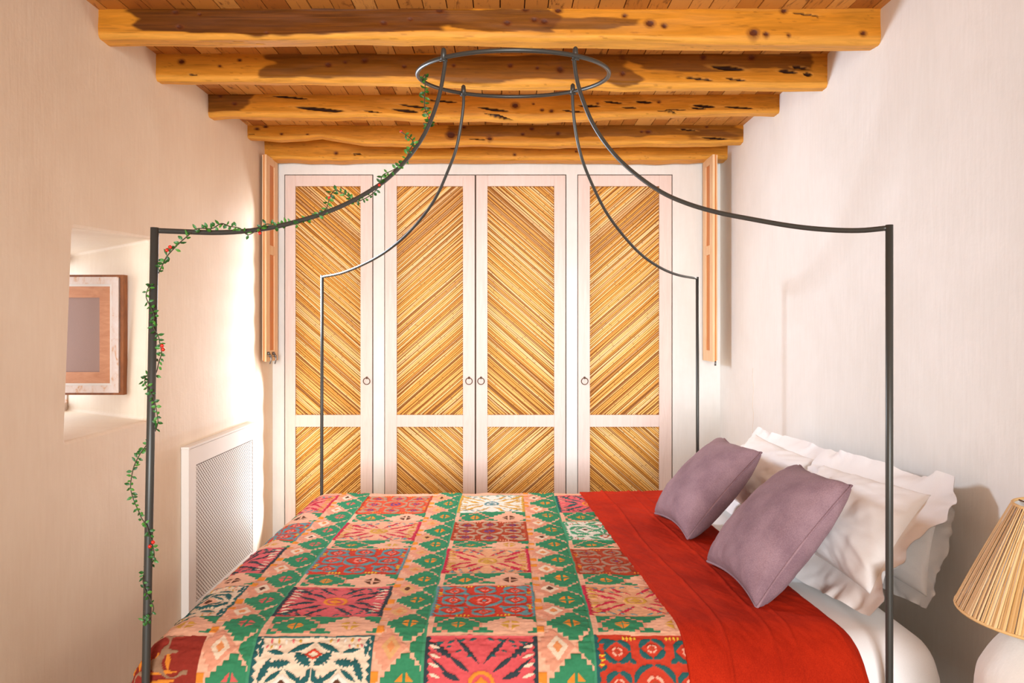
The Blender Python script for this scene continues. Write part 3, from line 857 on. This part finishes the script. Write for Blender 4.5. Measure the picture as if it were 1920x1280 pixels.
def quilt_pattern(U, V):
    sh = U.shape
    U = U+.004*fbm(V*6, U*2, .5, 2); V = V+.004*fbm(U*6, V*2, 3.5, 2)
    c = np.broadcast_to(PEACH, sh+(3,)).copy(); h = np.zeros(sh)
    # q coordinate: integers at row centres
    cen = [(a+b)/2 for a, b in ROWS][::-1]; cen = [cen[0]-.42]+cen+[cen[-1]+.5]
    q = np.interp(V, cen, np.arange(len(cen)))*2
    def diamond(pc, qc, pw, qw, n=4):
        # stepped diamond mask at offset pc (metres) and repeating q
        du = np.abs(U-pc)/pw; dq = np.abs(((q-qc+.5) % 1)-.5)/qw
        return du, dq
    for i in range(len(COLS)-1):
        x0, x1 = COLS[i][1], COLS[i+1][0]; w_ = x1-x0
        inn = (U > x0) & (U < x1)
        if not inn.any(): continue
        # green on the right margin, zigzag
        du, dq = diamond(x1, .5, w_*.50, .50)
        g = inn & (np.floor(du*5)/5+np.floor(dq*5)/5 < .58); c[g] = GREEN; h[g] = .7
        du, dq = diamond(x0+w_*.34, .5, w_*.36, .42)
        m = inn & (np.floor(du*5)/5+np.floor(dq*5)/5 < .85); c[m] = PEACH2*1.05; h[m] = .9
        m = inn & ((du*1.2+dq*1.3) < .62) & ((du*1.2+dq*1.3) > .28); c[m] = (CREAM if i % 2 else MUST*.55+PEACH*.45); h[m] = 1.2
        kk = (np.floor(q) % 3)
        m = inn & ((du+dq) < .22); c[m] = np.where((kk[m] == 0)[:, None], BRN, ORG*.6+PEACH2*.4); h[m] = 1.3
        du, dq = diamond(x0+w_*.64, 0, w_*.46, .40)
        m = inn & (du*.8+dq*.8 < .98); c[m] = PEACH; h[m] = .3
        m = inn & (np.floor(du*5)/5+np.floor(dq*5)/5 < .82); c[m] = GREEN; h[m] = 1.0
        m = inn & (du+dq < .42) & (np.minimum(du, dq) > .06); c[m] = (ORG if i != 1 else s2l((210, 90, 80))); h[m] = 1.4
        m = inn & (U > x1-.008); c[m] = GREEN2*.9; h[m] = .3
        m = inn & (U < x0+.022) & (((V*14) % 1) < .42) & ((q % 1 > .55) | (q % 1 < .15)); c[m] = ORG; h[m] = 1
    # strips between rows
    for j in range(len(ROWS)-1):
        v0, v1 = ROWS[j+1][1], ROWS[j][0]; hh = v1-v0
        for i, (x0, x1) in enumerate(COLS):
            inn = (U >= x0) & (U <= x1) & (V > v0) & (V < v1)
            if not inn.any(): continue
            a = (U-x0)/(x1-x0); b = (V-v0)/hh
            c[inn] = GREEN; h[inn] = .6
            for ac, aw, kind in ((.28, .24, 0), (.76, .26, 1)):
                du = np.abs(a-ac)/aw; dv = np.abs(b-.42)/.62
                m = inn & (np.floor(du*5)/5+np.floor(dv*5)/5 < .88)
                if kind: c[m] = PEACH; h[m] = 1; m = inn & (du+dv < .40) & (np.minimum(du, dv) > .05); c[m] = (BRN if j % 2 == 0 else MUST); h[m] = 1.4
                else:
                    c[m] = PEACH2; h[m] = 1
                    m = inn & (np.floor(du*5)/5+np.floor(dv*5)/5 < .62); c[m] = GREEN; h[m] = 1.2
                    m = inn & (du+dv < .33) & (np.minimum(du, dv) > .03); c[m] = ORG; h[m] = 1.4
            m = inn & (b < .10); c[m] = PEACH; h[m] = .5
            m = inn & ((a < .05)); c[m] = PEACH; h[m] = .4
    for j, (v0, v1) in enumerate(ROWS):
        for i, (x0, x1) in enumerate(COLS):
            inn = (U > x0) & (U < x1) & (V > v0) & (V < v1)
            if not inn.any(): continue
            kind, bg, pal = PAT.get((j, i), ('X', QPINK, PK))
            a = (U[inn]-(x0+x1)/2)/((x1-x0)/2); b = (V[inn]-(v0+v1)/2)/((v1-v0)/2)
            cc, hm = motif(kind, a, b, bg, pal); c[inn] = cc; h[inn] = hm*.9+.2
    return c, h

def foldline(v):   # X of the fold edge
    return np.interp(v, [1.7, 2.2, 2.54, 2.82, 3.3, 4.04], [.515, .495, .478, .458, .425, .385])
Q_XE, Q_XR, Q_YE, Q_YR, Q_YF, Q_YFR = -1.025, .12, 2.112, .15, 4.085, .07
QZ = .636
def surf(U, V, thick=0.0):
    X, dx = axis_profile(U, Q_XE-thick*.3, Q_XR)
    Y, dy = axis_profile(V, Q_YE-.0*thick, Q_YR, Q_YF, Q_YFR)
    dz = (dx**3+dy**3)**(1/3.)
    Z = QZ-dz+thick
    Z = Z+.006*fbm(U*2.3, V*2.3, 2.2, 3)*np.exp(-dz*6)
    # soft folds in the hanging part
    hang = sstep(.08, .3, dz)
    X = X-.012*hang*np.sin(V*17)*(dx > .05); 
    return X, Y, Z, hang
def lin(a, b, st): return list(np.arange(a, b, st))
u = np.array(lin(-1.50, -1.15, .02)+lin(-1.15, .56, .0029)); v = np.array(lin(1.80, 1.98, .015)+lin(1.98, 4.06, .0029)+lin(4.06, 4.40, .02))
Ug, Vg = np.meshgrid(u, v, indexing='ij')
cq, hq = quilt_pattern(Ug, Vg)
# stitched puckers: fine cross-wrinkles
puck = fbm(Ug*45, Vg*110, .4, 3)*.0026+fbm(Ug*150, Vg*150, 8.4, 2)*.0008+fbm(Ug*12, Vg*30, 5.1, 2)*.0036
hs = hq.copy()
for _ in range(1):
    hs[1:-1, 1:-1] = (hs[1:-1, 1:-1]*2+hs[:-2, 1:-1]+hs[2:, 1:-1]+hs[1:-1, :-2]+hs[1:-1, 2:])/6
X, Y, Z, hang = surf(Ug, Vg)
# normals by difference
def displace(X, Y, Z, amt):
    def grad(a, ax): return np.gradient(a, axis=ax)
    tu = np.stack([grad(X, 0), grad(Y, 0), grad(Z, 0)], -1); tv = np.stack([grad(X, 1), grad(Y, 1), grad(Z, 1)], -1)
    n = np.cross(tu, tv); n /= np.linalg.norm(n, axis=-1, keepdims=True)+1e-12
    return X+n[..., 0]*amt, Y+n[..., 1]*amt, Z+n[..., 2]*amt
X, Y, Z = displace(X, Y, Z, puck*1.15+hs*.0042)
# cloth colour variation: wear and thread, not light
cq = (cq*.86+.012)*(.88+.16*(fbm(Ug*5, Vg*5, 1.1, 3)*.5+.5)+.10*fbm(Ug*170, Vg*170, 6.6, 2))[..., None]
# keep the patchwork under the fold edge only
quilt = np_mesh('patchwork_quilt', np.stack([X, Y, Z], -1).reshape(-1, 3), grid_faces(len(u), len(v)), QUILT, None, True, np.clip(cq, 0, 1).reshape(-1, 3))
tag(quilt, 'green peach and red patchwork quilt of appliqued squares spread over the bed', 'quilt')

# turned-back red lining
s = np.concatenate([np.linspace(-.018, 0, 7), np.arange(.006, .50, .0045), np.linspace(.503, .56, 16)])
v = np.array(lin(1.80, 2.0, .01)+lin(2.0, 4.06, .0048)+lin(4.06, 4.40, .02))
Sg, Vg = np.meshgrid(s, v, indexing='ij')
fl = foldline(Vg)
wR = np.interp(Vg, [1.8, 2.25, 2.6, 4.05], [.47, .462, .46, .475])
tt = np.clip(Sg/.5, 0, 2)
Ured = np.where(Sg < 0, fl-.0, fl+Sg/.5*wR)
thick = .013+.004*fbm(Vg*3, Sg*8, .3, 2)
# left lip: rises from quilt
lift = np.where(Sg < 0, (Sg+.018)/.018, 1.0)
X, Y, Z, hang = surf(Ured, Vg, 0.0)
amt = thick*np.sin(np.clip(lift, 0, 1)*PI/2)+.0006
end = sstep(.485, .56, Sg)
rolled = fl+wR*(.485/.5)
X = np.where(Sg > .485, rolled+.030*np.sin(end*PI/2), X)
Z = Z-.0*end
wr = (.009*np.maximum(0, 1-np.abs(Ured-fl-.11-.012*fbm(Vg*2, Vg*0, .1, 2))/.010)
      + .0045*np.maximum(0, 1-np.abs(Ured-fl-.255-.012*fbm(Vg*2, Vg*0, 7.1, 2))/.009)
      + .004*np.maximum(0, 1-np.abs(Ured-fl-.31-.010*fbm(Vg*2, Vg*0, 3.1, 2))/.009)
      + .0055*fbm(Ured*24+Vg*9, Vg*8, 3.3, 3)+.0018*fbm(Ured*90+Vg*40, Vg*50, 1.3, 2)+.004*fbm(Ured*5+Vg*3, Vg*4, 6.3, 2))
X, Y, Z = displace(X, Y, Z, amt+wr*(lift)*(1-end*.7))
Z = Z-end*(.026)
np_mesh('turned_back_lining', np.stack([X, Y, Z], -1).reshape(-1, 3), grid_faces(len(s), len(v)), RED, quilt, True)['label'] = 'plain red lining folded back towards the pillows'

# ------------------------------------------------------------ cushions and pillows
def puffy(c, T_front, T_back, n=56, pinch=.07, power=.42, wr=.004, seed=1.0, sag=0.0, wscale=5.0):
    """c: corners bottom-far, bottom-near, top-near, top-far; returns grids for front and back"""
    c = [np.array(p, float) for p in c]
    a = np.linspace(-1, 1, n); a = np.sign(a)*np.abs(a)**.85*1.0
    Ug, Vg = np.meshgrid(a, a, indexing='ij')      # U: far(-1) -> near(+1), V: bottom -> top
    Up = Ug*(1-pinch*(1-Vg**2)*np.abs(Ug)**2); Vp = Vg*(1-pinch*(1-Ug**2)*np.abs(Vg)**2)
    s, t = (Up+1)/2, (Vp+1)/2
    B = ((1-s)*(1-t))[..., None]*c[0]+(s*(1-t))[..., None]*c[1]+(s*t)[..., None]*c[2]+((1-s)*t)[..., None]*c[3]
    nr = np.cross(c[1]-c[0], c[3]-c[0]); nr /= np.linalg.norm(nr)
    prof = (np.clip(1-Ug**2, 0, 1)*np.clip(1-Vg**2, 0, 1))**power
    prof = prof*(1+sag*(-Vg)*.5)
    # corner puckers
    ed = fbm(Ug*wscale+seed, Vg*wscale+seed, seed, 3)
    rad = fbm(np.arctan2(Vg, Ug)*6+seed, Ug*0+seed, seed, 2)*np.clip((Ug**2+Vg**2)-.35, 0, 1)
    w_ = (ed*wr+rad*wr*1.6)*np.minimum(prof*3, 1)
    return B, nr, prof, w_, Ug, Vg, Up, Vp

def cushion(name, corners, T, mat, label, cat, group, seed, piping=True, flange=None, parts=True, wr=.004, power=.42, pinch=.07, sag=.1, wscale=5.0):
    B, nr, prof, w_, Ug, Vg, Up, Vp = puffy(corners, T, T, 64, pinch, power, wr, seed, sag, wscale)
    n = B.shape[0]
    Fr = B+nr*(prof*T+w_)[..., None]; Bk = B-nr*(prof*T*.9-w_*.5)[..., None]
    V = np.concatenate([Fr.reshape(-1, 3), Bk.reshape(-1, 3)])
    f = np.concatenate([grid_faces(n, n), grid_faces(n, n)[:, ::-1]+n*n])
    cen = np.mean(np.array(corners), 0)
    o = np_mesh(name, V, f, mat, None, True, origin=tuple(cen))
    bm = bmesh.new(); bm.from_mesh(o.data); bmesh.ops.remove_doubles(bm, verts=bm.verts, dist=.0004)
    bmesh.ops.recalc_face_normals(bm, faces=bm.faces); bm.to_mesh(o.data); bm.free()
    o.data.polygons.foreach_set('use_smooth', [True]*len(o.data.polygons))
    tag(o, label, cat, group)
    loop = [B[i, 0] for i in range(n)]+[B[-1, j] for j in range(1, n)]+[B[i, -1] for i in range(n-2, -1, -1)]+[B[0, j] for j in range(n-2, 0, -1)]
    if piping:
        tube('piping', [Vector(p) for p in loop], .0042, mat, o, 8, True)
    if flange:
        loop = np.array(loop); m = len(loop)
        nxt = np.roll(loop, -1, 0)-np.roll(loop, 1, 0); nxt /= np.linalg.norm(nxt, axis=1, keepdims=True)+1e-9
        out = np.cross(nxt, nr); 
        if ((loop-cen)*out).sum() < 0: out = -out
        rc = loop-cen; rc /= np.linalg.norm(rc, axis=1, keepdims=True)
        out = out*.6+rc*.7
        k = 9; arc = np.linspace(0, 1, m, endpoint=False)
        rows = []
        for i in range(k):
            t = i/(k-1)
            wv = (fbm(np.cos(arc*2*PI)*4+seed, np.sin(arc*2*PI)*4+seed, seed+t*.6, 3))*flange[1]*t
            wd = flange[0]*(1+.15*np.sin(arc*22+seed))
            p = loop+out*(wd*t)[:, None]+nr*(wv+flange[2]*t*t)[:, None]
            p[:, 2] = np.maximum(p[:, 2], QZ+.004+.006*t-np.clip((p[:, 0]-1.2)*.4, 0, .06))
            p[:, 0] = np.minimum(p[:, 0], XR-.006)
            rows.append(p)
        Vf = np.stack(rows, 1)
        Vf = np.concatenate([Vf.reshape(-1, 3), (Vf-nr*.0015).reshape(-1, 3)])
        ff = np.concatenate([grid_faces(m, k, True), grid_faces(m, k, True)[:, ::-1]+m*k])
        np_mesh('flange', Vf, ff, mat, o, True)
    return o

ZQ = .655
G1 = 'mauve cushions leaning on the white pillows'
# far mauve cushion, near mauve cushion (bottom-far, bottom-near, top-near, top-far)
def PZ(px, py, Y): p = P(px, py, Y); return (p.x, p.y, p.z)
cushion('cushion', [PZ(1228, 962, 3.50), PZ(1289, 1010, 3.10), PZ(1428, 848, 3.18), PZ(1358, 822, 3.60)], .105, LINEN,
        'small mauve linen cushion farther from the camera, leaning on the far white pillow', 'cushion', None, 2.3, wr=.005, power=.36, pinch=.10)
cushion('cushion', [PZ(1326, 1052, 2.78), PZ(1419, 1140, 2.36), PZ(1597, 910, 2.44), PZ(1500, 872, 2.88)], .112, LINEN,
        'mauve linen cushion nearest the camera, leaning on the near white pillow', 'cushion', None, 5.9, wr=.005, power=.36, pinch=.10)
G2 = 'white pillows against the right wall'
cushion('pillow', [(1.03, 3.80, .70), (1.05, 3.10, .70), (1.28, 3.20, .95), (1.24, 3.86, .965)], .085, SHEET,
        'white flanged pillow against the right wall, the one farthest from the camera', 'pillow', None, 8.2, piping=False, flange=(.055, .045, .0), wr=.014, power=.45, wscale=2.5, sag=.2)
cushion('pillow', [(1.05, 2.98, .70), (1.09, 2.33, .70), (1.345, 2.46, .968), (1.25, 3.06, .955)], .10, SHEET,
        'large white flanged pillow behind the nearest mauve cushion, its corner reaching the right wall', 'pillow', None, 4.4, piping=False, flange=(.075, .06, .01), wr=.016, power=.42, wscale=2.5, sag=.3)
cushion('pillow', [(1.24, 3.00, .66), (1.31, 2.42, .66), (1.39, 2.48, .93), (1.34, 3.05, .91)], .055, SHEET,
        'white pillow squeezed between the near flanged pillow and the right wall', 'pillow', None, 11.4, piping=False, flange=(.045, .04, .0), wr=.010, power=.45, wscale=2.5, sag=.3)

# ------------------------------------------------------------ lamp on a bedside table
LX, LY = (1989-948)*1.7/F, 1.7
LK = 1.7/1.8
def lz(z): return EYE-(EYE-z)*LK
lampo = empty('table_lamp', (LX, LY, lz(.452)), 'table lamp with a conical raffia shade and rounded white ceramic base, right edge', 'lamp')
bm = bmesh.new()
rr0, rz0, rr1, rz1 = .212*LK, lz(.830), .094*LK, lz(1.083)
N = 210
for i in range(N):
    a = 2*PI*i/N+random.uniform(-.006, .006); da = 2*PI/N*random.uniform(.42, .62); off = random.uniform(-.001, .0022)
    vs = []
    a2 = a+random.gauss(0, .02)
    for j in range(5):
        t = j/4; r = rr0+(rr1-rr0)*t+off+.002*math.sin(t*PI); z = rz0+(rz1-rz0)*t; aa = a+(a2-a)*t
        for q in (-1, 0, 1):
            rr = r+(.0013 if q == 0 else 0)
            vs.append(bm.verts.new((LX+rr*math.cos(aa+da*q), LY+rr*math.sin(aa+da*q), z)))
    for j in range(4):
        for q in range(2):
            k = j*3+q; bm.faces.new((vs[k], vs[k+1], vs[k+4], vs[k+3]))
sh = obj('lamp_shade', bm, RAFFIA, lampo, smooth=True)
bm = bmesh.new(); lathe(bm, [(rr0-.004, rz0+.001), (rr1-.003, rz1-.001)], LX, LY, 64); obj('shade_lining', bm, SHEET, sh, smooth=True)
for nm, r, z in (('shade_hoop', rr0, rz0), ('shade_hoop', rr1, rz1)):
    tube(nm, [Vector((LX+r*math.cos(a), LY+r*math.sin(a), z)) for a in np.linspace(0, 2*PI, 49)[:-1]], .0035, RAFFIA, sh, 8, True)
bm = bmesh.new()
pf = [(0, .452), (.09, .452), (.13, .47), (.158, .53), (.168, .60), (.165, .67), (.150, .71), (.122, .755), (.09, .79), (.05, .815), (.03, .83), (.022, .86)]
pf = [(a*LK, lz(b)) for a, b in pf]
pts = catmull([Vector((a, 0, b)) for a, b in pf[1:]], 4)
lathe(bm, [(p.x, p.z) for p in pts], LX, LY, 48)
for vv in bm.verts:
    d = 1+.03*math.sin(3*math.atan2(vv.co.y-LY, vv.co.x-LX)+vv.co.z*9); vv.co.x = LX+(vv.co.x-LX)*d; vv.co.y = LY+(vv.co.y-LY)*d
obj('lamp_base', bm, CERAMIC, lampo, smooth=True)
tube('lamp_stem', [Vector((LX, LY, lz(.84))), Vector((LX, LY, lz(1.068)))], .006, BRONZE, lampo, 10)
bm = bmesh.new()
for a in (0, 2*PI/3, 4*PI/3): add_tube(bm, [Vector((LX, LY, lz(1.063))), Vector((LX+rr1*math.cos(a), LY+rr1*math.sin(a), rz1))], .0018, 6)
obj('shade_spider', bm, BRONZE, lampo)
nt = empty('bedside_table', (LX, LY, 0), 'low wooden bedside table under the lamp, beside the bed head', 'bedside table')
bm = bmesh.new(); lathe(bm, [(.001, lz(.452)-.03), (.19, lz(.452)-.03), (.195, lz(.452)-.025), (.195, lz(.452)-.005), (.19, lz(.452)), (.001, lz(.452))], LX, LY, 48)
obj('table_top', bm, PINE, nt)
for a in (.5, 2.1, 3.7, 5.2): tube('leg', [Vector((LX+.12*math.cos(a), LY+.12*math.sin(a), lz(.452)-.03)), Vector((LX+.155*math.cos(a), LY+.155*math.sin(a), 0))], .016, PINE, nt, 10)

# ------------------------------------------------------------ the leafy garland
def armpoint(px):
    cv = armcurves['nl']
    best = min(cv, key=lambda p: abs(948+p.x/p.y*F-px)); return best.y
path = [(790, 152, 2.98), (797, 140, 3.0), (797, 165, 2.99), (796, 185, 2.98), (797, 205, 2.97), (806, 222, 2.90), (803, 240, 2.80)]
path1 = [(P(a, b, y)) for a, b, y in path]
p2px = [(752, 247), (768, 258), (776, 268), (768, 280), (760, 300), (738, 318), (718, 328), (712, 345), (700, 362), (680, 374), (664, 378), (650, 366), (628, 357), (618, 372), (612, 390), (598, 404), (575, 412), (555, 420), (535, 420), (518, 424), (500, 420), (484, 430), (465, 440), (450, 428), (430, 424), (415, 419), (398, 428), (380, 428), (366, 430), (352, 442), (338, 454), (324, 468), (312, 482), (304, 498), (297, 512)]
path2 = []
for k, (a, b) in enumerate(p2px):
    Yd = armpoint(a)
    path2.append(P(a, b, Yd+(-.012 if k % 2 else .004)))
def postx(y): return 290-(y-432)*.0203
p3 = [(290, 525, 1), (279, 538, -1), (274, 556, -1), (282, 575, -1), (289, 592, -1), (287, 612, -1), (296, 628, -1), (300, 645, -1), (303, 662, -1), (298, 678, 1), (294, 695, 1), (288, 706, 1), (275, 704, 1), (272, 718, -1), (284, 738, -1), (290, 752, -1), (294, 772, -1), (296, 792, -1), (290, 810, 1), (283, 822, 1), (272, 838, 1), (262, 852, -1), (252, 872, -1), (247, 892, -1), (245, 915, -1), (251, 938, -1), (260, 958, -1), (266, 972, -1), (275, 985, -1), (280, 1002, -1), (286, 1020, -1), (289, 1042, -1), (284, 1058, 1), (274, 1068, 1), (268, 1085, -1), (272, 1105, -1), (281, 1122, -1), (288, 1140, -1), (280, 1158, -1), (268, 1166, -1), (284, 1162, -1)]
path3 = [P(a, b, Y1+.016*c) for a, b, c in p3]
garl = empty('leaf_garland', tuple(P(280, 1165, Y1)), 'green leafy garland with red berries wound round the near left bed post', 'garland')
STEMB = bmesh.new(); LB = bmesh.new()
def add_leaf(bm, p, d, up, L, W):
    d = d.normalized(); s = d.cross(up).normalized(); n = s.cross(d)
    prof = [(0, .04), (.25, .75), (.5, 1), (.78, .62), (1, .0)]
    mid = [bm.verts.new(p+d*L*t+n*(-.12*L*math.sin(PI*t)+.0)) for t, _ in prof]
    for sg in (1, -1):
        ed = [bm.verts.new(p+d*L*t+s*sg*W*w_*.5+n*(.10*W*w_-.12*L*math.sin(PI*t))) for t, w_ in prof[:-1]]
        for i in range(3):
            bm.faces.new((mid[i], mid[i+1], ed[i+1], ed[i]) if sg > 0 else (mid[i], ed[i], ed[i+1], mid[i+1]))
        bm.faces.new((mid[3], mid[4], ed[3]) if sg > 0 else (mid[3], ed[3], mid[4]))
for pth, sc in ((path1, 1.45), (path2, 1.2), (path3, 1.0)):
    cv = catmull(pth, 6)
    add_tube(STEMB, cv, .0013*sc, 6)
    acc = 0; side = 1
    for a, b in zip(cv, cv[1:]):
        acc += (b-a).length
        if acc > .0105*sc:
            acc = 0
            t = (b-a).normalized()
            for sg in ((side,) if random.random() < .35 else (side, -side)):
                sv = t.cross(Vector((0, 1, 0))).normalized()*sg
                d = (sv*1.0+t*random.uniform(.1, .9)*(-1 if random.random() < .2 else 1)+Vector((0, random.uniform(-.7, .5), random.uniform(-.1, .5))))
                add_leaf(LB, b+Vector((random.uniform(-.002, .002), random.uniform(-.004, .003), random.uniform(-.002, .002))), d,
                         Vector((random.uniform(-.5, .5), -1, random.uniform(-.3, .8))), random.uniform(.011, .018)*sc, random.uniform(.006, .0095)*sc)
            side = -side
obj('stem', STEMB, STEM, garl, smooth=True)
obj('leaves', LB, LEAF, garl, recalc=False)
for a, b, y in ((313, 469, 2.11), (319, 463, 2.11), (304, 648, Y1-.02), (306, 655, Y1-.02), (281, 1024, Y1-.02), (287, 1016, Y1-.02), (752, 246, armpoint(770)), (805, 221, 2.88), (485, 432, armpoint(485)-.015), (487, 437, armpoint(485)-.015), (711, 347, armpoint(711)-.015), (617, 371, armpoint(617)-.01)):
    bm = bmesh.new(); bmesh.ops.create_icosphere(bm, subdivisions=2, radius=.0052 if b > 400 else .005)
    bmesh.ops.translate(bm, vec=P(a, b, y), verts=bm.verts)
    obj('berry', bm, BERRY, garl, smooth=True)
